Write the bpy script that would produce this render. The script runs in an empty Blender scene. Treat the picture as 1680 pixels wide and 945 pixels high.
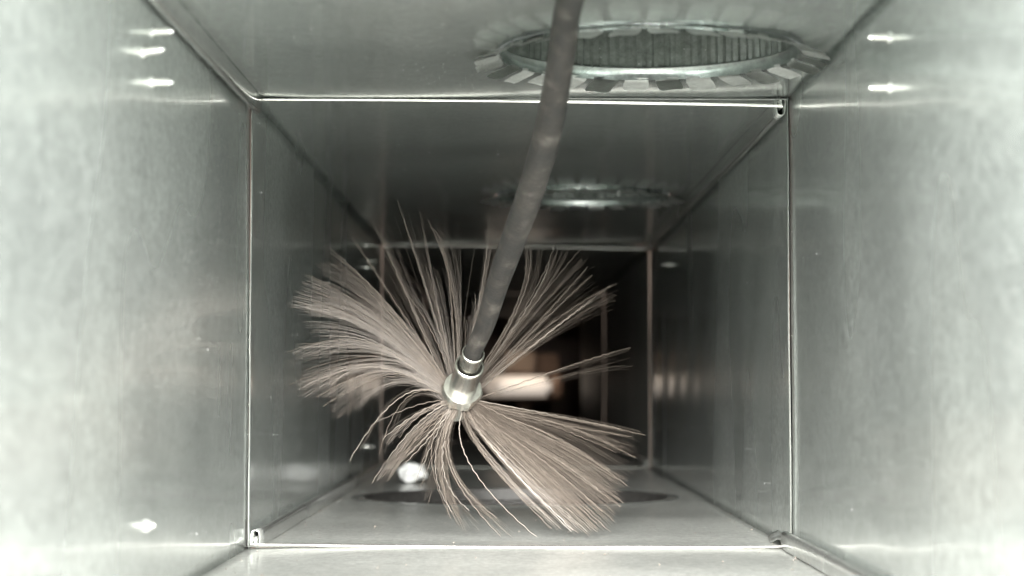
import bpy, bmesh, math, random
from mathutils import Vector, Matrix, noise
random.seed(11)
PI = math.pi
S = bpy.context.scene
C = S.collection

# ------------------------------------------------------------------ camera
PITCH = math.radians(2.996)
FPX = 3200.0                                   # focal length in pixels of a 1680 px wide frame
cam = bpy.data.cameras.new('camera')
cam.sensor_width = 36.0
cam.lens = 36.0 * FPX / 1680.0
cam.clip_start, cam.clip_end = 0.02, 60
cam.dof.use_dof = True
cam.dof.focus_distance = 1.47
cam.dof.aperture_fstop = 8.0
cam_o = bpy.data.objects.new('camera', cam)
C.objects.link(cam_o)
cam_o.location = (0, 0, 0)
cam_o.rotation_euler = (PI / 2 + PITCH, 0, 0)
S.camera = cam_o

# ------------------------------------------------------------------ world, lamps, exposure
W = bpy.data.worlds.new('World')
S.world = W
W.use_nodes = True
bg = W.node_tree.nodes['Background']
bg.inputs['Color'].default_value = (0.86, 0.90, 0.87, 1)
bg.inputs['Strength'].default_value = 0.35


def area_lamp(name, loc, target, sx, sy, watts, col):
    l = bpy.data.lights.new(name, 'AREA')
    l.shape = 'RECTANGLE'
    l.size, l.size_y = sx, sy
    l.energy = watts
    l.color = col
    o = bpy.data.objects.new(name, l)
    C.objects.link(o)
    o.location = loc
    o.rotation_euler = (Vector(target) - Vector(loc)).to_track_quat('-Z', 'Y').to_euler()
    return o


area_lamp('softbox_lamp', (0.0, -1.9, 0.72), (0.0, 1.6, -0.08), 1.5, 0.75, 1580, (1.0, 0.985, 0.95))
area_lamp('softbox_lamp', (-0.52, 0.26, -0.10), (0.1, 0.85, 0.08), 0.42, 0.6, 29, (0.97, 1.0, 0.97))
area_lamp('softbox_lamp', (0.52, 0.26, -0.10), (-0.1, 0.85, 0.08), 0.42, 0.6, 29, (0.97, 1.0, 0.97))
S.view_settings.view_transform = 'Standard'
S.view_settings.look = 'None'
S.view_settings.exposure = 0
S.view_settings.gamma = 1
S.render.engine = 'CYCLES'
S.cycles.max_bounces = 14
S.cycles.diffuse_bounces = 6
S.cycles.glossy_bounces = 10
S.cycles.sample_clamp_indirect = 6
S.cycles.use_denoising = True

# ------------------------------------------------------------------ sizes (metres)
XL, XR, ZB, ZT = -0.1944, 0.2056, -0.1162, 0.2167
YO, J1, J2, J3, J4 = 0.60, 1.43, 2.89, 4.33, 5.76


def at(px, py, Y):
    """the point at distance Y along the duct that a spot of the photograph (1680 px wide) looks at"""
    dx, dy, dz = (px - 840) / FPX, 1.0, (472.5 - py) / FPX
    c, s = math.cos(PITCH), math.sin(PITCH)
    v = Vector((dx, dy * c - dz * s, dy * s + dz * c))
    return v * (Y / v.y)


# ------------------------------------------------------------------ helpers
def tag(o, label=None, cat=None, group=None, kind=None):
    if label: o['label'] = label
    if cat: o['category'] = cat
    if group: o['group'] = group
    if kind: o['kind'] = kind
    return o


def empty(name, loc=(0, 0, 0)):
    o = bpy.data.objects.new(name, None)
    o.location = loc
    o.empty_display_size = 0.02
    C.objects.link(o)
    return o


def link(name, bm, mat, parent=None, smooth=True):
    me = bpy.data.meshes.new(name)
    bm.normal_update()
    for e_ in bm.edges:
        if len(e_.link_faces) == 2 and e_.calc_face_angle(0) > 0.62: e_.smooth = False
    bm.to_mesh(me)
    bm.free()
    if smooth:
        for p in me.polygons: p.use_smooth = True
    me.materials.append(mat)
    o = bpy.data.objects.new(name, me)
    C.objects.link(o)
    if parent is not None:
        o.parent = parent
        o.matrix_parent_inverse = Matrix.Translation(-Vector(parent.location))
    return o


def solid(o, t, off=-1):
    m = o.modifiers.new('thickness', 'SOLIDIFY')
    m.thickness, m.offset = t, off
    return o


def tube(bm, pts, rad, sides=8, cap=True):
    """a tube through pts; rad is a number or a list"""
    n = len(pts)
    pts = [Vector(p) for p in pts]
    if not isinstance(rad, (list, tuple)): rad = [rad] * n
    t0 = (pts[1] - pts[0]).normalized()
    ref = Vector((0, 0, 1)) if abs(t0.z) < 0.9 else Vector((1, 0, 0))
    u = t0.cross(ref).normalized()
    rings = []
    for i in range(n):
        t = (pts[min(i + 1, n - 1)] - pts[max(i - 1, 0)]).normalized()
        u = (u - t * u.dot(t)).normalized()
        w = t.cross(u)
        rings.append([bm.verts.new(pts[i] + (u * math.cos(2 * PI * k / sides) + w * math.sin(2 * PI * k / sides)) * rad[i]) for k in range(sides)])
    for a, b in zip(rings, rings[1:]):
        for k in range(sides):
            bm.faces.new((a[k], a[(k + 1) % sides], b[(k + 1) % sides], b[k]))
    if cap:
        bm.faces.new(rings[0][::-1]); bm.faces.new(rings[-1])
    return bm


def lathe(bm, prof, origin, axis, sides=48, rfun=None):
    """profile (r, h) turned round axis through origin"""
    a = Vector(axis).normalized()
    ref = Vector((0, 0, 1)) if abs(a.z) < 0.9 else Vector((1, 0, 0))
    u = a.cross(ref).normalized()
    w = a.cross(u)
    rings = []
    for r, h in prof:
        if r < 1e-6:
            rings.append([bm.verts.new(Vector(origin) + a * h)])
            continue
        ring = []
        for k in range(sides):
            th = 2 * PI * k / sides
            rr = r * (rfun(k, h) if rfun else 1)
            ring.append(bm.verts.new(Vector(origin) + a * h + (u * math.cos(th) + w * math.sin(th)) * rr))
        rings.append(ring)
    for p, q in zip(rings, rings[1:]):
        for k in range(sides):
            k2 = (k + 1) % sides
            if len(p) == 1 and len(q) == 1: continue
            if len(p) == 1: bm.faces.new((p[0], q[k2], q[k]))
            elif len(q) == 1: bm.faces.new((p[k], p[k2], q[0]))
            else: bm.faces.new((p[k], p[k2], q[k2], q[k]))
    return bm


def sweep_profile(bm, prof, ys, wob=None):
    """an open cross-section polyline of (x, z) points carried along y, with sheet thickness added by solid()"""
    rows = []
    for y in ys:
        dx, dz = wob(y) if wob else (0, 0)
        rows.append([bm.verts.new((x + dx, y, z + dz)) for x, z in prof])
    for a, b in zip(rows, rows[1:]):
        for k in range(len(prof) - 1):
            bm.faces.new((a[k], a[k + 1], b[k + 1], b[k]))
    return bm


def box(bm, x0, x1, y0, y1, z0, z1):
    v = [bm.verts.new((x, y, z)) for x in (x0, x1) for y in (y0, y1) for z in (z0, z1)]
    for f in ((0, 1, 3, 2), (4, 6, 7, 5), (0, 4, 5, 1), (2, 3, 7, 6), (0, 2, 6, 4), (1, 5, 7, 3)):
        bm.faces.new([v[i] for i in f])
    return bm


# ------------------------------------------------------------------ materials
def new_mat(name):
    m = bpy.data.materials.new(name)
    m.use_nodes = True
    return m, m.node_tree.nodes, m.node_tree.links, m.node_tree.nodes['Principled BSDF']


def galvanised(name, streak, base=(0.66, 0.69, 0.665), rough=(0.22, 0.36), metal=0.75, dust=1.0, bump=0.05, coat=0.5):
    """galvanised sheet: rolling streaks along one axis (streak = the texture scale), faint spangle, dust specks and scratches"""
    m, N, L, P = new_mat(name)
    tc = N.new('ShaderNodeTexCoord')

    def noise_tex(scale, detail=4, rgh=0.55, mp=None):
        n = N.new('ShaderNodeTexNoise')
        n.inputs['Scale'].default_value = 1.0
        n.inputs['Detail'].default_value = detail
        n.inputs['Roughness'].default_value = rgh
        mpn = N.new('ShaderNodeMapping')
        mpn.inputs['Scale'].default_value = scale
        L.new(tc.outputs['Object'], mpn.inputs['Vector'])
        L.new(mpn.outputs['Vector'], n.inputs['Vector'])
        return n

    def ramp(src, lo, hi, c0, c1):
        r = N.new('ShaderNodeValToRGB')
        r.color_ramp.elements[0].position = lo
        r.color_ramp.elements[1].position = hi
        r.color_ramp.elements[0].color = (*c0, 1) if isinstance(c0, tuple) else (c0, c0, c0, 1)
        r.color_ramp.elements[1].color = (*c1, 1) if isinstance(c1, tuple) else (c1, c1, c1, 1)
        L.new(src, r.inputs['Fac'])
        return r

    fine = noise_tex(tuple(s * 1.0 for s in streak), 6, 0.65)
    wide = noise_tex(tuple(6 if s > 100 else 2 for s in streak), 1, 0.5)
    smear = noise_tex(tuple(7 if s > 100 else 2 for s in streak), 1.0, 0.5)
    blotch = noise_tex((14, 14, 14), 4)
    grain = noise_tex((500 if streak[0] > 100 else 260, 120, 500 if streak[2] > 100 else 260), 3, 0.7)
    vor = N.new('ShaderNodeTexVoronoi')
    vor.inputs['Scale'].default_value = 150
    L.new(tc.outputs['Object'], vor.inputs['Vector'])
    # colour
    c = ramp(blotch.outputs['Fac'], 0.3, 0.7, tuple(b * 0.95 for b in base), tuple(min(1, b * 1.04) for b in base))
    mx = N.new('ShaderNodeMix'); mx.data_type = 'RGBA'; mx.blend_type = 'MULTIPLY'
    mx.inputs['Factor'].default_value = 0.62
    st = ramp(grain.outputs['Fac'], 0.30, 0.70, 0.45, 1.0)
    L.new(c.outputs['Color'], mx.inputs['A']); L.new(st.outputs['Color'], mx.inputs['B'])
    mxs = N.new('ShaderNodeMix'); mxs.data_type = 'RGBA'; mxs.blend_type = 'MULTIPLY'
    mxs.inputs['Factor'].default_value = 0.8
    sm = ramp(smear.outputs['Fac'], 0.30, 0.70, 0.87, 1.0)
    L.new(mx.outputs['Result'], mxs.inputs['A']); L.new(sm.outputs['Color'], mxs.inputs['B'])
    mx2 = N.new('ShaderNodeMix'); mx2.data_type = 'RGBA'; mx2.blend_type = 'MULTIPLY'
    mx2.inputs['Factor'].default_value = 0.18
    L.new(mxs.outputs['Result'], mx2.inputs['A']); vs = N.new('ShaderNodeSeparateColor'); L.new(vor.outputs['Color'], vs.inputs['Color'])
    L.new(vs.outputs[0], mx2.inputs['B'])
    # dust specks and short scratches, white and matt
    dv = N.new('ShaderNodeTexVoronoi')
    dmap = N.new('ShaderNodeMapping')
    dmap.inputs['Scale'].default_value = (110 if streak[0] > 100 else 45, 34, 110 if streak[2] > 100 else 45)
    dn = noise_tex((260, 260, 260), 2)
    vadd = N.new('ShaderNodeMix'); vadd.data_type = 'VECTOR'; vadd.inputs['Factor'].default_value = 0.0012
    L.new(tc.outputs['Object'], vadd.inputs['A']); L.new(dn.outputs['Color'], vadd.inputs['B'])
    L.new(vadd.outputs['Result'], dmap.inputs['Vector'])
    L.new(dmap.outputs['Vector'], dv.inputs['Vector'])
    dr = ramp(dv.outputs['Distance'], 0.08, 0.15, 1.0, 0.0)
    sep = N.new('ShaderNodeSeparateColor'); L.new(dv.outputs['Color'], sep.inputs['Color'])
    keep = N.new('ShaderNodeMath'); keep.operation = 'GREATER_THAN'; keep.inputs[1].default_value = 0.72
    L.new(sep.outputs[0], keep.inputs[0])
    dm = N.new('ShaderNodeMath'); dm.operation = 'MULTIPLY'
    L.new(dr.outputs['Color'], dm.inputs[0]); L.new(keep.outputs[0], dm.inputs[1])
    dm2 = N.new('ShaderNodeMath'); dm2.operation = 'MULTIPLY'; dm2.inputs[1].default_value = 0.95 * dust
    L.new(dm.outputs[0], dm2.inputs[0])
    mx3 = N.new('ShaderNodeMix'); mx3.data_type = 'RGBA'
    L.new(dm2.outputs[0], mx3.inputs['Factor']); L.new(mx2.outputs['Result'], mx3.inputs['A'])
    mx3.inputs['B'].default_value = (0.92, 0.92, 0.89, 1)
    L.new(mx3.outputs['Result'], P.inputs['Base Color'])
    inv = N.new('ShaderNodeMath'); inv.operation = 'MULTIPLY_ADD'
    inv.inputs[1].default_value = -metal; inv.inputs[2].default_value = metal
    L.new(dm2.outputs[0], inv.inputs[0]); L.new(inv.outputs[0], P.inputs['Metallic'])
    rr = N.new('ShaderNodeMapRange')
    rr.inputs['From Min'].default_value, rr.inputs['From Max'].default_value = 0.3, 0.7
    rr.inputs['To Min'].default_value, rr.inputs['To Max'].default_value = rough
    L.new(wide.outputs['Fac'], rr.inputs['Value'])
    L.new(rr.outputs['Result'], P.inputs['Roughness'])
    P.inputs['Coat Weight'].default_value = coat
    P.inputs['Coat Roughness'].default_value = 0.11
    P.inputs['Coat IOR'].default_value = 1.7
    # relief: rolling streaks, grain and shallow dents
    b1 = N.new('ShaderNodeBump'); b1.inputs['Strength'].default_value = bump; b1.inputs['Distance'].default_value = 0.0004
    b2 = N.new('ShaderNodeBump'); b2.inputs['Strength'].default_value = 0.22; b2.inputs['Distance'].default_value = 0.0006
    b3 = N.new('ShaderNodeBump'); b3.inputs['Strength'].default_value = 0.02; b3.inputs['Distance'].default_value = 0.006
    L.new(blotch.outputs['Fac'], b3.inputs['Height'])
    L.new(grain.outputs['Fac'], b2.inputs['Height']); L.new(b3.outputs['Normal'], b2.inputs['Normal'])
    L.new(fine.outputs['Fac'], b1.inputs['Height']); L.new(b2.outputs['Normal'], b1.inputs['Normal'])
    L.new(b1.outputs['Normal'], P.inputs['Normal'])
    return m


def simple(name, col, rough, metal=0.0, nscale=200, vary=0.2, bump=0.2, dist=0.0004):
    m, N, L, P = new_mat(name)
    tc = N.new('ShaderNodeTexCoord')
    n = N.new('ShaderNodeTexNoise'); n.inputs['Scale'].default_value = nscale; n.inputs['Detail'].default_value = 5
    L.new(tc.outputs['Object'], n.inputs['Vector'])
    r = N.new('ShaderNodeValToRGB')
    r.color_ramp.elements[0].position, r.color_ramp.elements[1].position = 0.3, 0.7
    r.color_ramp.elements[0].color = (*[c * (1 - vary) for c in col], 1)
    r.color_ramp.elements[1].color = (*[min(1, c * (1 + vary)) for c in col], 1)
    L.new(n.outputs['Fac'], r.inputs['Fac']); L.new(r.outputs['Color'], P.inputs['Base Color'])
    P.inputs['Roughness'].default_value = rough
    P.inputs['Metallic'].default_value = metal
    b = N.new('ShaderNodeBump'); b.inputs['Strength'].default_value = bump; b.inputs['Distance'].default_value = dist
    L.new(n.outputs['Fac'], b.inputs['Height']); L.new(b.outputs['Normal'], P.inputs['Normal'])
    return m


M_WALL = galvanised('galvanised_wall', (520, 520, 60), base=(0.72, 0.765, 0.735), metal=0.68, rough=(0.20, 0.32))
M_FLAT = galvanised('galvanised_flat', (60, 520, 520), base=(0.70, 0.745, 0.715), rough=(0.17, 0.28), metal=0.68)
M_FLOOR = galvanised('galvanised_floor', (60, 520, 520), base=(0.64, 0.65, 0.62), rough=(0.30, 0.46), metal=0.45)
M_WALL_DEEP = galvanised('shaded_galvanised_wall', (520, 520, 60), base=(0.42, 0.42, 0.39), rough=(0.42, 0.56), metal=0.6, coat=0.0)  # gloom of the deep sections put into a darker, rougher sheet colour
M_FLAT_DEEP = galvanised('shaded_galvanised_flat', (60, 520, 520), base=(0.26, 0.26, 0.24), rough=(0.52, 0.62), metal=0.6, coat=0.0)  # same painted gloom for the deep ceiling and floor sheets
M_TRIM = galvanised('galvanised_trim', (60, 60, 60), base=(0.64, 0.66, 0.63), rough=(0.2, 0.34), dust=0.3, bump=0.1)
M_TAB = galvanised('galvanised_tab', (120, 120, 120), base=(0.80, 0.82, 0.79), rough=(0.24, 0.36), metal=0.55, coat=0.15, dust=0.2, bump=0.12)
M_EDGE_DULL = simple('dull_cut_edge', (0.13, 0.135, 0.125), 0.4, 0.9, 300, 0.15, 0.05)
M_EDGE = simple('bare_cut_edge', (0.74, 0.73, 0.70), 0.22, 0.95, 300, 0.08, 0.05)
M_PIPE = galvanised('galvanised_pipe', (90, 90, 20), base=(0.34, 0.37, 0.34), rough=(0.3, 0.45), dust=0.4, bump=0.2)
M_SLEEVE = galvanised('galvanised_sleeve', (90, 90, 90), base=(0.46, 0.50, 0.48), rough=(0.24, 0.36), metal=0.95, dust=0.3, bump=0.1)
M_SPIGOT = galvanised('shaded_galvanised_pipe', (90, 90, 20), base=(0.05, 0.048, 0.045), rough=(0.4, 0.55), metal=0.3, coat=0.0, dust=0.2, bump=0.1)  # shade inside the floor hole painted into the pipe colour
M_STEEL = simple('nickel_plated_steel', (0.66, 0.64, 0.59), 0.27, 1.0, 260, 0.12, 0.08)
M_TUBE = simple('brushed_steel_tube', (0.30, 0.295, 0.275), 0.26, 1.0, 260, 0.2, 0.08)
M_SCREW = simple('zinc_screw', (0.85, 0.85, 0.82), 0.25, 0.9, 200, 0.05, 0.05)
M_DARK = simple('dark_inside', (0.03, 0.03, 0.03), 0.7)

# rubber sheath with chalky scuffs
M_CABLE, N, L, P = new_mat('scuffed_rubber')
tc = N.new('ShaderNodeTexCoord')
n1 = N.new('ShaderNodeTexNoise'); n1.inputs['Scale'].default_value = 48; n1.inputs['Detail'].default_value = 8; n1.inputs['Roughness'].default_value = 0.68
n2 = N.new('ShaderNodeTexNoise'); n2.inputs['Scale'].default_value = 700; n2.inputs['Detail'].default_value = 3
L.new(tc.outputs['Object'], n1.inputs['Vector']); L.new(tc.outputs['Object'], n2.inputs['Vector'])
r1 = N.new('ShaderNodeValToRGB')
e = r1.color_ramp.elements
e[0].position, e[0].color = 0.40, (0.010, 0.009, 0.0078, 1)
e[1].position, e[1].color = 0.74, (0.12, 0.108, 0.093, 1)
x = e.new(0.52); x.color = (0.024, 0.020, 0.0165, 1)
L.new(n1.outputs['Fac'], r1.inputs['Fac'])
mx = N.new('ShaderNodeMix'); mx.data_type = 'RGBA'; mx.blend_type = 'MULTIPLY'; mx.inputs['Factor'].default_value = 0.5
L.new(r1.outputs['Color'], mx.inputs['A']); L.new(n2.outputs['Color'], mx.inputs['B'])
L.new(mx.outputs['Result'], P.inputs['Base Color'])
P.inputs['Roughness'].default_value = 0.62
b = N.new('ShaderNodeBump'); b.inputs['Strength'].default_value = 0.9; b.inputs['Distance'].default_value = 0.0009
L.new(n2.outputs['Fac'], b.inputs['Height']); L.new(b.outputs['Normal'], P.inputs['Normal'])

M_BRISTLE = simple('tan_nylon', (0.088, 0.072, 0.059), 0.55, 0, 160, 0.22, 0.1)
M_BRISTLE_PALE = simple('pale_nylon', (0.175, 0.153, 0.132), 0.5, 0, 160, 0.15, 0.1)
M_SCRAP = simple('white_film', (0.80, 0.81, 0.80), 0.45, 0, 90, 0.05, 0.2)
M_SCRAP.node_tree.nodes['Principled BSDF'].inputs['Subsurface Weight'].default_value = 0.0
M_BROWN = simple('brown_board', (0.30, 0.20, 0.145), 0.6, 0, 12, 0.3, 0.1)
M_BROWN_PALE = simple('pale_board', (0.48, 0.37, 0.29), 0.6, 0, 12, 0.3, 0.1)
M_CHAMBER = simple('dark_brown_wall', (0.13, 0.09, 0.068), 0.7, 0, 5, 0.3, 0.1)
M_GLOW, N, L, P = new_mat('lit_lamp_diffuser')
P.inputs['Base Color'].default_value = (0.5, 0.48, 0.45, 1)
P.inputs['Emission Color'].default_value = (1.0, 0.90, 0.80, 1)
P.inputs['Emission Strength'].default_value = 0.45


M_GLOW_DIM = M_GLOW.copy()  # dim glow added behind the tube to soften the lamp's edge
M_GLOW_DIM.name = 'lamp_glow_panel'
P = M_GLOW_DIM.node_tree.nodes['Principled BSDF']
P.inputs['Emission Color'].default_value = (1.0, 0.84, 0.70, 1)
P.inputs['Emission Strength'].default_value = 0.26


# ------------------------------------------------------------------ duct panels
def breaks(marks, step):
    out = []
    for a, b in zip(marks, marks[1:]):
        n = max(1, math.ceil((b - a) / step - 1e-6))
        out.append([a + (b - a) * i / n for i in range(n + 1)])
    return out


def flat_patch(a0, a1, y0, y1, hole=None, step=0.011):
    """verts (a, y) and faces of a sheet, with a round hole (a, y, r) when asked"""
    bm = bmesh.new()

    def grid(as_, ys_):
        rows = [[bm.verts.new((a, y, 0)) for a in as_] for y in ys_]
        for r0, r1 in zip(rows, rows[1:]):
            for k in range(len(as_) - 1):
                bm.faces.new((r0[k], r0[k + 1], r1[k + 1], r1[k]))
    if not hole:
        grid(breaks([a0, a1], step)[0], breaks([y0, y1], step)[0])
    else:
        ca, cy, r, s = hole
        A = breaks([a0, ca - s, ca + s, a1], step)
        Y = breaks([y0, cy - s, cy + s, y1], step)
        for i, as_ in enumerate(A):
            for j, ys_ in enumerate(Y):
                if i == 1 and j == 1: continue
                grid(as_, ys_)
        aa, yy = A[1], Y[1]
        border = [(a, yy[0]) for a in aa[:-1]] + [(aa[-1], y) for y in yy[:-1]] + \
                 [(a, yy[-1]) for a in aa[:0:-1]] + [(aa[0], y) for y in yy[:0:-1]]
        rings = []
        K = 5
        for q in range(K + 1):
            t = q / K
            ring = []
            for a, y in border:
                d = Vector((a - ca, y - cy)); h = d.normalized() * r
                p = d * (1 - t) + h * t
                ring.append(bm.verts.new((ca + p.x, cy + p.y, 0)))
            rings.append(ring)
        n = len(border)
        for q in range(K):
            for k in range(n):
                bm.faces.new((rings[q][k], rings[q][(k + 1) % n], rings[q + 1][(k + 1) % n], rings[q + 1][k]))
        bmesh.ops.remove_doubles(bm, verts=bm.verts, dist=1e-6)
    return bm


def panel(name, side, y0, y1, parent, mat, seed, hole=None, inset=0.0022, dip=0.0016, amp=0.0009):
    lo, hi = (XL, XR) if side in 'TB' else (ZB, ZT)
    bm = flat_patch(lo, hi, y0, y1, hole)
    rw = random.Random(int(seed * 10))
    waves = [(rw.uniform(0.15, 0.4) * 6 / (6 + q), rw.uniform(-1, 1) * (8 + q * 4), rw.uniform(-1, 1) * (7 + q * 5), rw.uniform(0, 6)) for q in range(8)]
    for v in bm.verts:
        a, y = v.co.x, v.co.y
        edge = min(a - lo, hi - a)
        fall = min(1.0, edge / 0.05)
        w = sum(amp * k_ * math.sin(a * fa + y * fy + p_) for k_, fa, fy, p_ in waves) * fall
        w += inset * math.exp(-(y - y0) / 0.035)
        w += (dip if side in 'TB' else dip * 0.5) * min(1.0, 0.35 + edge / 0.06) * math.exp(-(y1 - y) / 0.014)
        if hole:
            d = (Vector((a, y)) - Vector(hole[:2])).length
            w *= min(1.0, max(0.0, (d - hole[2]) / 0.03))
        if side == 'T': v.co = (a, y, ZT - w)
        elif side == 'B': v.co = (a, y, ZB + w)
        elif side == 'L': v.co = (XL + w, y, a)
        else: v.co = (XR - w, y, a)
    # the inside of the duct is the front of every sheet
    bm.normal_update()
    inward = {'T': Vector((0, 0, -1)), 'B': Vector((0, 0, 1)), 'L': Vector((1, 0, 0)), 'R': Vector((-1, 0, 0))}[side]
    f = next(iter(bm.faces))
    if f.normal.dot(inward) < 0:
        bmesh.ops.reverse_faces(bm, faces=bm.faces)
    o = link(name, bm, mat, parent)
    o.data.materials.append(M_EDGE_DULL)
    solid(o, 0.00045)
    o.modifiers[0].material_offset_rim = 1
    return o


def seam_profile(corner, h=0.0132, wd=0.0066, gap=0.0024):
    """folded lock seam, a teardrop standing off floor or ceiling beside the wall; corner like 'BL'"""
    p = [(gap, 0.0006), (gap - 0.0002, h * 0.35), (gap + 0.0002, h * 0.75)]
    cx, r = gap + wd * 0.5, wd * 0.42
    for k in range(7):
        th = PI - PI * k / 6
        p.append((cx + r * math.cos(th), h * 0.86 + r * 0.75 * math.sin(th)))
    p += [(cx + wd * 0.50, h * 0.45), (cx + wd * 0.40, h * 0.08), (cx + wd * 0.15, h * 0.02), (cx - wd * 0.08, h * 0.22), (cx - wd * 0.02, h * 0.62)]
    out = []
    for x, z in p:
        X = XL + x if corner[1] == 'L' else XR - x
        Z = ZB + z if corner[0] == 'B' else ZT - z
        out.append((X, Z))
    return out


def seam(corner, y0, y1, parent, mat, seed, **kw):
    bm = bmesh.new()
    n = max(2, int((y1 - y0) / 0.03))
    ys = [y0 + (y1 - y0) * i / n for i in range(n + 1)]
    sx = 1 if corner[1] == 'L' else -1
    sz = 1 if corner[0] == 'B' else -1

    def wob(y):
        return (sx * 0.0006 * (1 + noise.noise(Vector((y * 9, seed, 0)))), sz * 0.0005 * noise.noise(Vector((y * 6, seed, 4))))
    sweep_profile(bm, seam_profile(corner, **kw), ys, wob)
    return solid(link('folded_seam', bm, mat, parent), 0.0006, 0)


def rolled_edge(p0, p1, r, parent, bow, seed, mat=None):
    pts = []
    for i in range(25):
        t = i / 24
        p = Vector(p0).lerp(Vector(p1), t) + Vector(bow) * (4 * t * (1 - t))
        p += Vector(bow).normalized() * 0.00035 * noise.noise(Vector((t * 5, seed, 0)))
        pts.append(p)
    return link('rolled_edge', tube(bmesh.new(), pts, r, 10), mat or M_EDGE, parent)


def screw(base, direction, parent, length=0.0125, r=0.0021):
    prof = [(0, -0.002), (0.0034, -0.002), (0.0034, 0.0012), (r, 0.0016)]
    n = 9
    for i in range(n):
        h = 0.0018 + (length * 0.62) * i / n
        prof += [(r * 1.12, h + length * 0.02), (r * 0.86, h + length * 0.05)]
    prof += [(r * 0.8, length * 0.74), (r * 0.55, length * 0.88), (0, length)]
    return link('screw', lathe(bmesh.new(), prof, base, direction, 12), M_SCREW, parent)


def duct_section(y0, y1, label, seed, seams, holes, screws, rim=True, wall=None, flat=None):
    t = empty('duct_section', ((XL + XR) / 2, y0, ZB))
    tag(t, label, 'duct', 'galvanised duct sections joined end to end')
    wall, flat = wall or M_WALL, flat or M_FLAT
    for nm, sd, mt in (('side_panel', 'L', wall), ('side_panel', 'R', wall), ('top_panel', 'T', flat), ('bottom_panel', 'B', M_FLOOR if flat is M_FLAT else flat)):
        panel(nm, sd, y0, y1 + 0.004, t, mt, seed + 'LRTB'.index(sd) * 1.7, holes.get(sd), inset=0.0022 if rim else 0.0)
    for k, c in enumerate(seams):
        seam(c, y0 + (0.006 if rim else 0.0), y1 - 0.002, t, M_TRIM, seed + k * 5)
    if rim:
        i = 0.0024
        rolled_edge((XL + 0.004, y0, ZT - i - 0.0002), (XR - 0.006, y0, ZT - i - 0.0052), 0.00115, t, (0, 0, 0.0012), seed)
        rolled_edge((XL + 0.004, y0, ZB + i + 0.0012), (XR - 0.009, y0, ZB + i - 0.0003), 0.00115, t, (0, 0, -0.0012), seed + 1)
        rolled_edge((XL + i - 0.0008, y0, ZB + 0.003), (XL + i - 0.0002, y0, ZT - 0.006), 0.00018, t, (0.0003, 0, 0), seed + 2, M_EDGE_DULL)
        rolled_edge((XR - i, y0, ZB + 0.007), (XR - i - 0.0002, y0, ZT - 0.004), 0.00018, t, (-0.0003, 0, 0), seed + 3, M_EDGE_DULL)
        # unseen outer strips added to stop light leaking in at the joint
        for a in ('T', 'B', 'L', 'R'):
            bm = bmesh.new()
            if a == 'T': box(bm, XL - 0.004, XR + 0.004, y0 - 0.02, y0 + 0.02, ZT + 0.001, ZT + 0.003)
            if a == 'B': box(bm, XL - 0.004, XR + 0.004, y0 - 0.02, y0 + 0.02, ZB - 0.003, ZB - 0.001)
            if a == 'L': box(bm, XL - 0.003, XL - 0.001, y0 - 0.02, y0 + 0.02, ZB - 0.001, ZT + 0.001)
            if a == 'R': box(bm, XR + 0.001, XR + 0.003, y0 - 0.02, y0 + 0.02, ZB - 0.001, ZT + 0.001)
            link('joint_light_block', bm, M_DARK, t, False)
    for base, d in screws:
        screw(base, d, t, 0.0125 if d[1] > -0.5 else 0.008, 0.0021 if d[1] > -0.5 else 0.0016)
    return t


U = 0.000446875                                  # metres per picture unit at the first joint
R1, C1 = 0.0965, (197 * U, 1.243)
C2 = (177 * U, 2.17)
RF, CF = 0.166, (0.0036, 2.125)


def on_wall(side, Y, zu):
    return ((XL if side == 'L' else XR), Y, zu * U)


lx, rx = (1, 0, 0), (-1, 0, 0)
sc1 = [(on_wall('L', 1.045, 433), lx), (on_wall('L', 1.018, 397), (1, 0.0, 0.14)), (on_wall('L', 1.045, 371), lx), (on_wall('L', 1.04, -161), (1, -0.9, 0.1)),
       (on_wall('R', 1.055, 430), rx), (on_wall('R', 1.055, 368), rx)]
sc2 = [(on_wall('L', 2.60, 432), lx), (on_wall('L', 2.66, 394), lx), (on_wall('L', 2.60, 367), lx), (on_wall('L', 2.62, -170), lx),
       (on_wall('R', 2.54, 366), rx)]
s1 = duct_section(YO, J1, 'nearest brightly lit duct section with screw tips poking through both side walls', 1.0, ['TL', 'BR'],
                  {'T': (C1[0], C1[1], R1 + 0.001, 0.113)}, sc1, rim=False)
s2 = duct_section(J1, J2, 'middle duct section around the tan brush with the large round hole in its floor', 7.0, ['BL', 'TR'],
                  {'T': (C2[0], C2[1], R1 + 0.001, 0.113), 'B': (CF[0], CF[1], RF + 0.001, 0.182)}, sc2)
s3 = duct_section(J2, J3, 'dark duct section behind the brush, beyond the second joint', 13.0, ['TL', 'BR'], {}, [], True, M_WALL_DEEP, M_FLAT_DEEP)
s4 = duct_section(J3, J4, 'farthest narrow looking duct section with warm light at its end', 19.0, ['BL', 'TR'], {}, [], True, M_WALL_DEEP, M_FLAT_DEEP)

# small bent lip in the lower right corner of the middle section
bm = bmesh.new()
rows = []
for i in range(13):
    t = i / 12
    y = 1.437 + 0.075 * t
    x = XR - 0.0035 - 0.004 * math.sin(t * PI * 0.8)
    z = ZB + 0.0068 - 0.003 * t + 0.0016 * math.sin(t * 7)
    rows.append([bm.verts.new((XR - 0.0005, y, z + 0.0035)), bm.verts.new((x, y, z + 0.0006)), bm.verts.new((x - 0.002, y, z - 0.0022))])
for a, b_ in zip(rows, rows[1:]):
    for k in range(2): bm.faces.new((a[k], a[k + 1], b_[k + 1], b_[k]))
solid(link('bent_lip', bm, M_TRIM, s2), 0.0006, 0)


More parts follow.
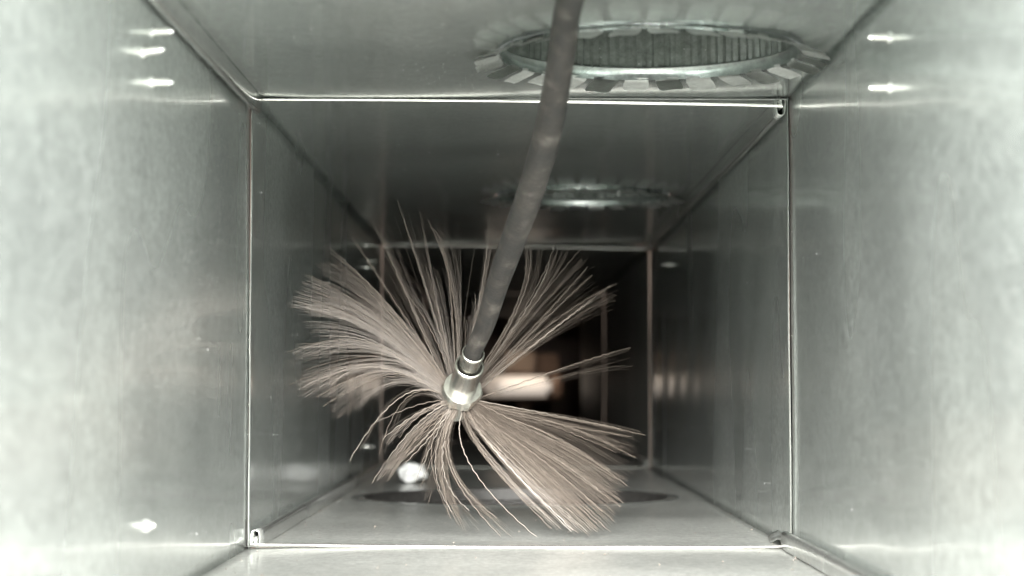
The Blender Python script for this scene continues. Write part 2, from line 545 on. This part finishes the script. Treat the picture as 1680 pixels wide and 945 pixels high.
# ------------------------------------------------------------------ branch collars in the ceiling
def tab_mesh():
    bm = bmesh.new()
    Lt, wd = 0.0165, 0.0188
    n, mcol = 8, 7
    rows = []
    for i in range(n + 1):
        t = i / n
        # starts in the sleeve wall, rolls over the bend and runs outward, drooping
        if t < 0.25:
            th = (t / 0.25) * PI / 2
            px, pz = 0.0022 * (1 - math.cos(th)), -0.0022 * math.sin(th)
        else:
            q = (t - 0.25) / 0.75
            px, pz = 0.0022 + Lt * q, -0.0022 - 0.0010 * q * q
        hw = wd / 2 * (0.93 if t < 0.3 else 1.0)
        if t > 0.86: hw -= 0.0022 * ((t - 0.86) / 0.14) ** 2
        rows.append([bm.verts.new((px, hw * (2 * k / (mcol - 1) - 1), pz + 0.0004 * math.sin(k / (mcol - 1) * PI))) for k in range(mcol)])
    for a, b in zip(rows, rows[1:]):
        for k in range(mcol - 1):
            bm.faces.new((a[k], b[k], b[k + 1], a[k + 1]))
    geom = bmesh.ops.solidify(bm, geom=bm.faces[:], thickness=0.0006)
    return bm


TAB = None


def collar(cx, cy, r, label, seed, droop, n=28):
    global TAB
    root = empty('branch_collar', (cx, cy, ZT))
    tag(root, label, 'duct collar', 'round branch collars in the duct ceiling')
    zl = ZT - 0.0026
    rng = random.Random(seed)
    # plain sleeve band with a bead on top
    bm = bmesh.new()
    lathe(bm, [(r, zl), (r - 0.0002, zl + 0.003), (r - 0.0006, zl + 0.0062), (r - 0.0020, zl + 0.0078), (r - 0.0020, zl + 0.0086), (r + 0.001, zl + 0.0094)], (cx, cy, 0), (0, 0, 1), 96,
          lambda k, h: 1 + 0.006 * noise.noise(Vector((math.cos(k * 2 * PI / 96) * 3, math.sin(k * 2 * PI / 96) * 3, seed))))
    link('sleeve', bm, M_SLEEVE, root)
    # crimped pipe going up
    bm = bmesh.new()
    fl = 360
    prof = [(r + 0.0008, zl + 0.0084), (r + 0.0005, zl + 0.02), (r + 0.0005, zl + 0.05), (r, zl + 0.09), (r, zl + 0.16), (0, zl + 0.16)]

    def flute(k, h):
        a = max(0.0, min(1.0, (zl + 0.11 - h) / 0.05))
        return 1 + a * 0.011 * math.sin(k * 2 * PI / 3.6 + 0.7 * noise.noise(Vector((k * 0.08, seed, 0)))) * (0.7 + 0.5 * noise.noise(Vector((k * 0.05, 3, seed))))
    lathe(bm, prof, (cx, cy, 0), (0, 0, 1), fl, flute)
    link('crimped_pipe', bm, M_PIPE, root)
    if TAB is None:
        o = link('tab', tab_mesh(), M_TAB, None)
        TAB = o.data
        bpy.data.objects.remove(o)
    for k in range(n):
        th = 2 * PI * (k + 0.14 * rng.random()) / n
        o = bpy.data.objects.new('tab', TAB)
        C.objects.link(o)
        o.parent = root
        d = math.radians(droop[0] + (droop[1] - droop[0]) * (0.5 + 0.5 * math.sin(th)) + rng.uniform(-3, 4))
        rot = Matrix.Rotation(th, 4, 'Z') @ Matrix.Translation((r - 0.0003, 0, zl - ZT + 0.0012)) @ \
            Matrix.Rotation(math.radians(rng.uniform(-3.5, 3.5)), 4, 'X') @ Matrix.Rotation(d, 4, 'Y') @ Matrix.Rotation(math.radians(rng.uniform(-7, 7)), 4, 'Z')
        o.matrix_local = rot @ Matrix.Diagonal((rng.uniform(0.86, 1.06), rng.uniform(0.86, 1.0), 1, 1))
    return root


collar(C1[0], C1[1], R1, 'near round ceiling collar with bent tabs and ribbed pipe, before the first joint', 3, (16, 10))
collar(C2[0], C2[1], R1, 'far shadowed ceiling collar with bent tabs, seen edge on above the brush', 8, (13, 3))

# floor hole: a short round drop spigot with a raised lip
root = empty('floor_spigot', (CF[0], CF[1], ZB))
tag(root, 'wide round opening in the duct floor behind the brush with a flat metal lip', 'duct opening')
bm = bmesh.new()
lathe(bm, [(RF + 0.012, ZB + 0.0004), (RF + 0.011, ZB + 0.0012), (RF + 0.001, ZB + 0.0013), (RF - 0.0008, ZB + 0.0010)], (CF[0], CF[1], 0), (0, 0, 1), 96)
link('lip', bm, M_TRIM, root)
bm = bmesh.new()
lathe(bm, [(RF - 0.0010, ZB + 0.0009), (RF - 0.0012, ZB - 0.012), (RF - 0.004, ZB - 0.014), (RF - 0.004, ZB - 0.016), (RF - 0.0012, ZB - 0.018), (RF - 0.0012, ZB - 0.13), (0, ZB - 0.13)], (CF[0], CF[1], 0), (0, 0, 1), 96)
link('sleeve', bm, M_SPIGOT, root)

# ------------------------------------------------------------------ rotary brush
YH = 1.535
HUB = at(759, 637, YH)
AX = Vector((0.170, -0.85, 0.49)).normalized()      # towards the camera and up
brush = empty('rotary_brush', HUB)
tag(brush, 'tan rotary duct brush with long curved bristles round a bright metal hub', 'brush')


def on_hub(name, prof, mat, sides=40, rfun=None):
    prof = [(r_ * 1.1, h_ * 1.06) for r_, h_ in prof]
    return link(name, lathe(bmesh.new(), prof, HUB, AX, sides, rfun), mat, brush)


on_hub('collar_nut', [(0, -0.010), (0.0134, -0.010), (0.0140, -0.008), (0.0142, -0.0010), (0.0136, 0.0009), (0.0112, 0.0012), (0.0, 0.0012)], M_STEEL, 48,
       lambda k, h: (0.94 / math.cos(((k * 7.5 + 13) % 60 - 30) * PI / 180)) if h < 0.0005 else 1.0)
on_hub('outer_ferrule', [(0.0098, 0.0010), (0.0100, 0.004), (0.0098, 0.0300), (0.0101, 0.0318), (0.0096, 0.0332), (0.0086, 0.0330), (0.0082, 0.0312), (0.0082, 0.0250), (0, 0.0250)], M_TUBE)
on_hub('ferrule_rim', [(0.0083, 0.0325), (0.0087, 0.0337), (0.0094, 0.0341), (0.0101, 0.0337), (0.0104, 0.0325), (0.0101, 0.0312)], M_STEEL)
on_hub('inner_ferrule', [(0.0076, 0.0250), (0.0076, 0.0480), (0.0079, 0.0500), (0.0074, 0.0514), (0.0066, 0.0510), (0.0063, 0.0490), (0.0063, 0.0420), (0, 0.0420)], M_TUBE)
on_hub('ferrule_rim', [(0.0064, 0.0505), (0.0067, 0.0516), (0.0072, 0.0520), (0.0078, 0.0516), (0.0081, 0.0504), (0.0078, 0.0492)], M_STEEL)
on_hub('core', [(0, -0.0100), (0.0108, -0.0100), (0.0100, -0.016), (0.0088, -0.020), (0.0088, -0.034), (0.0080, -0.036), (0.0, -0.036)], M_STEEL, 32)
bm = bmesh.new()
lathe(bm, [(0, 0.0004), (0.0016, 0.0004), (0.0018, 0), (0.0018, -0.001)], HUB + AX * 0.017 + (Vector((0.1, -0.5, -0.85)) - AX * AX.dot(Vector((0.1, -0.5, -0.85)))).normalized() * 0.0099,
      (Vector((0.1, -0.5, -0.85)) - AX * AX.dot(Vector((0.1, -0.5, -0.85)))).normalized(), 14)
link('rivet', bm, M_EDGE, brush)

DOWN = (Vector((0, 0, -1)) - AX * AX.dot(Vector((0, 0, -1)))).normalized()
SIDE = AX.cross(DOWN).normalized()


def hub_root(px, py, rng):
    """a bristle root on the core behind the nut, on the side the bristle leaves from"""
    p = at(px, py, YH) - HUB
    v = p - AX * AX.dot(p)
    v = v.normalized()
    v = (v + SIDE * rng.uniform(-0.22, 0.22) + DOWN * rng.uniform(-0.22, 0.22)).normalized()
    return HUB + v * 0.0088 - AX * rng.uniform(0.012, 0.028)


def disc_y(px, py, j):
    """distance at which a spot lies in the tilted brush disc, j metres along the duct"""
    return YH + 0.018 + (632 - py) / 2085.0 * 0.42 + (px - 758) / 2085.0 * 0.14 + j


def strand_pts(mid, tip, rng, jm, jt, steps, crimp, period):
    Yt = disc_y(*tip, jt)
    P2 = at(tip[0], tip[1], Yt)
    P1 = at(mid[0], mid[1], disc_y(*mid, jm))
    P0 = hub_root(mid[0], mid[1], rng)
    # bezier control so the curve passes P1 half way
    Q = P1 * 2 - (P0 + P2) * 0.5
    ph = rng.uniform(0, 6)
    ln = (P1 - P0).length + (P2 - P1).length
    nrm = (P2 - P0).cross(Vector((0, 1, 0))).normalized()
    out = []
    for i in range(steps + 1):
        t = i / steps
        p = P0 * (1 - t) ** 2 + Q * 2 * t * (1 - t) + P2 * t * t
        w = math.sin(ph + t * ln / period * 2 * PI)
        a = crimp * min(1, t * 8)
        p += nrm * w * a + Vector((0, 1, 0)) * a * math.cos(ph + 1 + t * ln / period * 2 * PI)
        p.z = max(ZB + 0.0012, min(ZT - 0.004, p.z))
        p.x = max(XL + 0.004, p.x)
        out.append(p)
    return out


# (mid, tip, mid at the end of the fan, tip at the end of the fan, thick bristles, fine bristles, crowding towards the start)
FANS = [
    # upper left, above
    ((705, 495), (652, 333), (718, 490), (694, 338), 3, 70, 2.6),
    ((675, 500), (612, 360), (692, 495), (645, 352), 3, 60, 2.4),
    ((745, 490), (703, 360), (765, 490), (790, 362), 3, 70, 2.6),
    ((735, 440), (706, 372), (780, 480), (740, 372), 1, 30, 2.0),
    ((655, 510), (574, 388), (675, 500), (606, 368), 2, 45, 2.0),
    ((710, 545), (660, 470), (722, 535), (690, 462), 2, 30, 2.0),
    ((722, 520), (698, 436), (742, 520), (728, 432), 2, 50, 2.0),
    ((790, 470), (800, 352), (800, 470), (838, 356), 4, 60, 1.8),
    ((775, 540), (778, 486), (785, 540), (792, 486), 2, 20, 1.3),
    ((762, 565), (760, 520), (772, 560), (772, 515), 2, 14, 1.2),
    # upper left, dense sweep
    ((640, 505), (533, 403), (632, 530), (505, 452), 8, 180, 1.3),
    ((632, 530), (505, 452), (620, 550), (470, 497), 14, 330, 1.0),
    ((625, 545), (476, 500), (625, 575), (520, 560), 10, 150, 1.5),
    ((690, 560), (600, 470), (660, 560), (560, 500), 10, 140, 1.0),
    # left, low and curving
    ((610, 563), (470, 578), (615, 575), (500, 592), 4, 60, 1.0),
    ((625, 600), (478, 632), (620, 606), (500, 655), 7, 80, 1.0),
    ((640, 606), (520, 650), (650, 612), (545, 660), 6, 60, 1.0),
    ((650, 618), (530, 668), (655, 628), (560, 690), 4, 50, 1.0),
    ((662, 646), (575, 752), (668, 640), (590, 742), 2, 6, 1.0),
    ((675, 650), (627, 745), (680, 655), (640, 760), 4, 8, 1.0),
    # lower left
    ((688, 664), (617, 693), (690, 666), (622, 700), 1, 0, 1.0),
    ((680, 682), (625, 724), (690, 680), (640, 735), 7, 30, 1.0),
    ((682, 700), (612, 792), (696, 708), (640, 790), 10, 90, 1.0),
    ((700, 705), (640, 765), (712, 712), (662, 765), 7, 40, 1.0),
    ((716, 700), (684, 792), (722, 705), (690, 770), 5, 20, 1.0),
    ((724, 715), (690, 800), (736, 720), (700, 850), 4, 40, 1.0),
    ((645, 580), (488, 562), (640, 590), (470, 600), 4, 50, 1.0),
    ((650, 590), (500, 610), (650, 600), (480, 640), 4, 50, 1.0),
    ((712, 740), (745, 850), (722, 750), (780, 878), 3, 24, 1.0),
    # bottom
    ((718, 760), (752, 862), (728, 765), (800, 874), 7, 60, 1.3),
    ((722, 740), (735, 850), (735, 760), (770, 880), 4, 60, 1.0),
    ((735, 760), (820, 880), (745, 765), (850, 880), 5, 70, 1.2),
    ((775, 765), (882, 881), (776, 766), (884, 881), 1, 0, 1.0),
    ((790, 740), (905, 868), (800, 745), (935, 876), 7, 80, 1.2),
    ((815, 745), (935, 872), (830, 750), (975, 878), 16, 140, 1.0),
    ((830, 745), (965, 872), (862, 745), (1000, 872), 22, 300, 1.0),
    # lower right dense sweep
    ((862, 745), (1000, 870), (905, 745), (1025, 822), 24, 420, 1.1),
    ((880, 725), (1015, 815), (905, 720), (1032, 790), 14, 240, 1.0),
    ((890, 710), (1032, 800), (905, 700), (1040, 765), 8, 120, 1.4),
    ((900, 692), (1043, 752), (910, 690), (1050, 728), 8, 90, 1.8),
    ((910, 682), (1058, 712), (910, 688), (1050, 725), 6, 70, 1.4),
    ((905, 694), (1040, 718), (905, 700), (1040, 745), 3, 70, 1.4),
    # right
    ((930, 605), (1037, 573), (930, 625), (1040, 612), 1, 45, 2.2),
    ((905, 540), (1000, 468), (915, 548), (1020, 500), 6, 70, 1.8),
    ((900, 535), (1012, 466), (905, 540), (1026, 490), 2, 30, 1.8),
    ((890, 520), (962, 438), (900, 530), (985, 470), 5, 80, 1.8),
    ((885, 500), (958, 412), (895, 505), (980, 440), 4, 70, 1.8),
    ((868, 500), (915, 396), (880, 500), (945, 408), 6, 90, 1.8),
    ((850, 500), (862, 400), (860, 500), (892, 398), 5, 80, 1.8),
    ((848, 575), (900, 520), (860, 580), (930, 540), 6, 50, 1.0),
]

rng = random.Random(5)
fine_bm = bmesh.new()
count = 0
for m0, t0, m1, t1, nth, nfi, crowd in FANS:
    nfi = int(nfi * (0.36 if crowd > 1.2 else 0.52)); nth = max(1, int(nth * 0.46))
    for k in range(nth + nfi):
        thick = k < nth
        s = (k + 0.5) / nth if thick and crowd <= 1.05 else rng.random() ** crowd
        if thick and k == 0: s = 0.0
        jx, jy = rng.gauss(0, 2.2), rng.gauss(0, 2.2)
        ext = 1.0 - 0.42 * rng.random() ** 1.6 if k else 1.0
        mid = (m0[0] + (m1[0] - m0[0]) * s + jx, m0[1] + (m1[1] - m0[1]) * s + jy)
        tip = (t0[0] + (t1[0] - t0[0]) * s + jx, t0[1] + (t1[1] - t0[1]) * s + jy)
        tip = (mid[0] + (tip[0] - mid[0]) * ext, mid[1] + (tip[1] - mid[1]) * ext)
        jt = rng.uniform(-0.012, 0.016)
        if thick:
            steps = 30
            pts = strand_pts(mid, tip, rng, jt * 0.5, jt, steps, 0.00042, 0.0088)
            r = rng.uniform(0.00028, 0.00041)
            o = link('bristle', tube(bmesh.new(), pts, [r * (1.08 - 0.68 * i / steps) for i in range(steps + 1)], 4), M_BRISTLE if rng.random() < 0.75 else M_BRISTLE_PALE, brush)
            count += 1
        else:
            pts = strand_pts(mid, tip, rng, jt * 0.5, jt, 16, 0.0002, 0.02)
            tube(fine_bm, pts, 0.000045, 3, False)
o = link('fine_bristles', fine_bm, M_BRISTLE, brush)
o['kind'] = 'stuff'
print('bristles', count)

# ------------------------------------------------------------------ flexible drive cable
ctrl = [(HUB + AX * 0.046, 0.0062), (HUB + AX * 0.060, 0.0062), (at(797, 530, 1.452), 0.0068), (at(815, 470, 1.395), 0.0075), (at(840, 400, 1.32), 0.0080), (at(872, 310, 1.235), 0.0082),
        (at(900, 210, 1.155), 0.0078), (at(918, 110, 1.085), 0.0073), (at(935, 0, 1.02), 0.0068), (Vector((0.036, 0.86, 0.194)), 0.0068), (Vector((0.045, 0.65, 0.186)), 0.0068),
        (Vector((0.06, 0.40, 0.19)), 0.0068), (Vector((0.10, 0.10, 0.21)), 0.0068), (Vector((0.2, -0.3, 0.2)), 0.0068)]


def catmull(c, n=8):
    out, rad = [], []
    for i in range(len(c) - 1):
        p0, p1, p2, p3 = (c[max(i - 1, 0)][0], c[i][0], c[i + 1][0], c[min(i + 2, len(c) - 1)][0])
        for k in range(n):
            t = k / n
            out.append(0.5 * ((2 * p1) + (p2 - p0) * t + (2 * p0 - 5 * p1 + 4 * p2 - p3) * t * t + (3 * p1 - p0 - 3 * p2 + p3) * t ** 3))
            rad.append(c[i][1] + (c[i + 1][1] - c[i][1]) * t)
    out.append(c[-1][0]); rad.append(c[-1][1])
    return out, rad


pts, rad = catmull(ctrl)
rad = [r * 1.07 * (1 + 0.012 * noise.noise(p * 60)) for r, p in zip(rad, pts)]
o = link('flexible_cable', tube(bmesh.new(), pts, rad, 20), M_CABLE)
tag(o, 'scuffed dark rubber cable slanting down from the duct top into the brush hub', 'cable')

# ------------------------------------------------------------------ dust flakes and lint on the duct floor
bm = bmesh.new()
rd = random.Random(4)
for k in range(420):
    y = rd.uniform(1.0, 3.2)
    x = rd.uniform(XL + 0.012, XR - 0.012) if rd.random() < 0.6 else rd.choice((XL + 0.012, XR - 0.012)) + rd.gauss(0, 0.004)
    if (Vector((x, y)) - Vector(CF)).length < RF + 0.015 or abs(y - J1) < 0.03: continue
    r = rd.uniform(0.0003, 0.0009) * (1.5 if rd.random() < 0.1 else 1)
    z = ZB + 0.0009 + r * 0.5
    vs_ = [bm.verts.new((x + r * math.cos(a) * rd.uniform(0.5, 1.5), y + r * math.sin(a) * rd.uniform(0.6, 2.5), z + rd.uniform(-0.3, 0.6) * r)) for a in (0.2, 1.7, 3.0, 4.6)]
    top_ = bm.verts.new((x, y, z + r))
    for q in range(4): bm.faces.new((vs_[q], vs_[(q + 1) % 4], top_))
tag(link('dust', bm, M_BRISTLE_PALE, None, False), 'loose grey dust flakes and lint scattered over the duct floor', 'dust', kind='stuff')

bm = bmesh.new()
for k in range(300):
    y = rd.uniform(1.15, 2.7)
    if y < 1.4 and rd.random() < 0.5: y += 0.6
    side = rd.choice('LRT')
    r = rd.uniform(0.00014, 0.00034) * (1.5 if rd.random() < 0.12 else 1)
    q = rd.uniform(0.02, 0.98)
    if side == 'T':
        c_, n_ = Vector((XL + (XR - XL) * q, y, ZT - 0.0022)), Vector((0, 0, -1))
        if min((c_.xy - Vector(C1)).length, (c_.xy - Vector(C2)).length) < R1 + 0.03: continue
    else:
        c_, n_ = Vector((XL + 0.0014 if side == 'L' else XR - 0.0014, y, ZB + (ZT - ZB) * q)), Vector((1 if side == 'L' else -1, 0, 0))
    if abs(y - J1) < 0.05: continue
    st = Vector((0, 0, 1)) if side != 'T' else Vector((1, 0, 0))
    e1 = st * r * rd.uniform(0.8, 2.6)
    e2 = Vector((0, 1, 0)) * r
    vs_ = [bm.verts.new(c_ + e1), bm.verts.new(c_ + e2), bm.verts.new(c_ - e1), bm.verts.new(c_ - e2)]
    top_ = bm.verts.new(c_ + n_ * r * 0.9 - e2 * 0.4)
    for p in range(4): bm.faces.new((vs_[p], vs_[(p + 1) % 4], top_))
tag(link('dust', bm, M_SCRAP, None, False), 'pale dust specks clinging to the duct walls and ceiling', 'dust', kind='stuff')

# ------------------------------------------------------------------ white scrap on the floor
c0 = at(678, 783, 2.42)
bm = bmesh.new()
bmesh.ops.create_icosphere(bm, subdivisions=4, radius=1.0)
for v in bm.verts:
    p = v.co.copy()
    k_ = 1 + 0.45 * noise.noise(p * 1.3 + Vector((3, 1, 7))) + 0.22 * abs(noise.noise(p * 3.1)) + 0.10 * noise.noise(p * 7)
    v.co = Vector((p.x * 0.0155, p.y * 0.013, p.z * 0.0105)) * k_
zmin = min(v.co.z for v in bm.verts)
for v in bm.verts: v.co += Vector((c0.x, c0.y, ZB + 0.0006 - zmin))
o = link('film_scrap', bm, M_SCRAP)
tag(o, 'small crumpled white scrap lying on the duct floor behind the bristles', 'scrap')

# ------------------------------------------------------------------ lit space past the far end
bm = bmesh.new()
box(bm, -0.9, 1.0, 7.2, 7.24, -0.62, 1.0)
tag(link('far_wall', bm, M_CHAMBER, None, False), 'dark brown wall far beyond the end of the duct', kind='structure')
bm = bmesh.new()
box(bm, -0.9, 1.0, J4 + 0.05, 7.2, -0.64, -0.604)
FAR_SIDES = [(-0.94, -0.9), (1.0, 1.04)]
tag(link('far_floor', bm, M_CHAMBER, None, False), kind='structure')
bm = bmesh.new()
box(bm, -0.9, 1.0, J4 + 0.05, 7.2, 0.96, 1.0)
tag(link('far_ceiling', bm, M_CHAMBER, None, False), kind='structure')
for q0, q1 in FAR_SIDES:
    bm = bmesh.new(); box(bm, q0, q1, J4 + 0.05, 7.2, -0.604, 0.96)
    tag(link('far_side_wall', bm, M_CHAMBER, None, False), kind='structure')
bm = bmesh.new()
box(bm, -0.94, XL - 0.002, J4 + 0.01, J4 + 0.05, -0.64, 1.0); box(bm, XR + 0.002, 1.04, J4 + 0.01, J4 + 0.05, -0.64, 1.0)
box(bm, XL - 0.002, XR + 0.002, J4 + 0.01, J4 + 0.05, ZT + 0.002, 1.0); box(bm, XL - 0.002, XR + 0.002, J4 + 0.01, J4 + 0.05, -0.64, ZB - 0.002)
tag(link('far_front_wall', bm, M_CHAMBER, None, False), kind='structure')
lamp = empty('work_lamp', at(860, 634, 6.3))
tag(lamp, 'blurred bright white lamp shining beyond the far end of the duct', 'lamp')
a0, a1 = at(816, 646, 6.27), at(902, 622, 6.27)
bm = bmesh.new(); box(bm, a0.x, a1.x, 6.262, 6.292, a0.z, a1.z)
bmesh.ops.bevel(bm, geom=bm.edges[:], offset=0.012, segments=4, affect='EDGES')
link('lamp_tube', bm, M_GLOW, lamp)
a0, a1 = at(794, 652, 6.3), at(906, 616, 6.3)
bm = bmesh.new(); box(bm, a0.x, a1.x, 6.3, 6.34, a0.z, a1.z)
bmesh.ops.bevel(bm, geom=bm.edges[:], offset=0.018, segments=4, affect='EDGES')
link('glow_panel', bm, M_GLOW_DIM, lamp)
bm = bmesh.new(); box(bm, a1.x + 0.001, a1.x + 0.032, 6.30, 6.35, a0.z - 0.004, a1.z + 0.002)
bmesh.ops.bevel(bm, geom=bm.edges[:], offset=0.008, segments=2, affect='EDGES')
link('end_cap', bm, M_BROWN, lamp)
bm = bmesh.new(); box(bm, a0.x - 0.005, a1.x + 0.03, 6.351, 6.40, a0.z - 0.005, a1.z + 0.003)
box(bm, 0.02, 0.06, 6.36, 6.39, -0.604, a0.z - 0.015)
link('housing', bm, M_CHAMBER, lamp, False)
root = empty('shelf_unit', (at(865, 613, 6.6).x, 6.6, -0.604))
tag(root, 'blurred tan wooden shelf above the bright lamp past the duct end', 'shelf')
for nm, c0_, c1_, Y0, Y1, mt in (('board', (828, 612), (878, 576), 6.45, 6.9, M_BROWN_PALE), ('board', (880, 613), (917, 580), 6.52, 6.9, M_BROWN)):
    p0, p1 = at(*c0_, Y0), at(*c1_, Y0)
    bm = bmesh.new(); box(bm, p0.x, p1.x, Y0, Y1, p0.z, p1.z)
    bmesh.ops.bevel(bm, geom=bm.edges[:], offset=0.006, segments=2, affect='EDGES')
    link(nm, bm, mt, root, False)
    bm = bmesh.new(); box(bm, p0.x + 0.02, p0.x + 0.05, Y0 + 0.1, Y0 + 0.13, -0.604, p0.z - 0.001)
    link('leg', bm, M_CHAMBER, root, False)
area_lamp('shelf_fill_light', (at(860, 610, 6.2).x, 6.2, at(860, 610, 6.2).z), (0.06, 6.5, 0.12), 0.15, 0.05, 0.2, (1.0, 0.82, 0.66))  # unseen fill light added to brighten the shelf boards
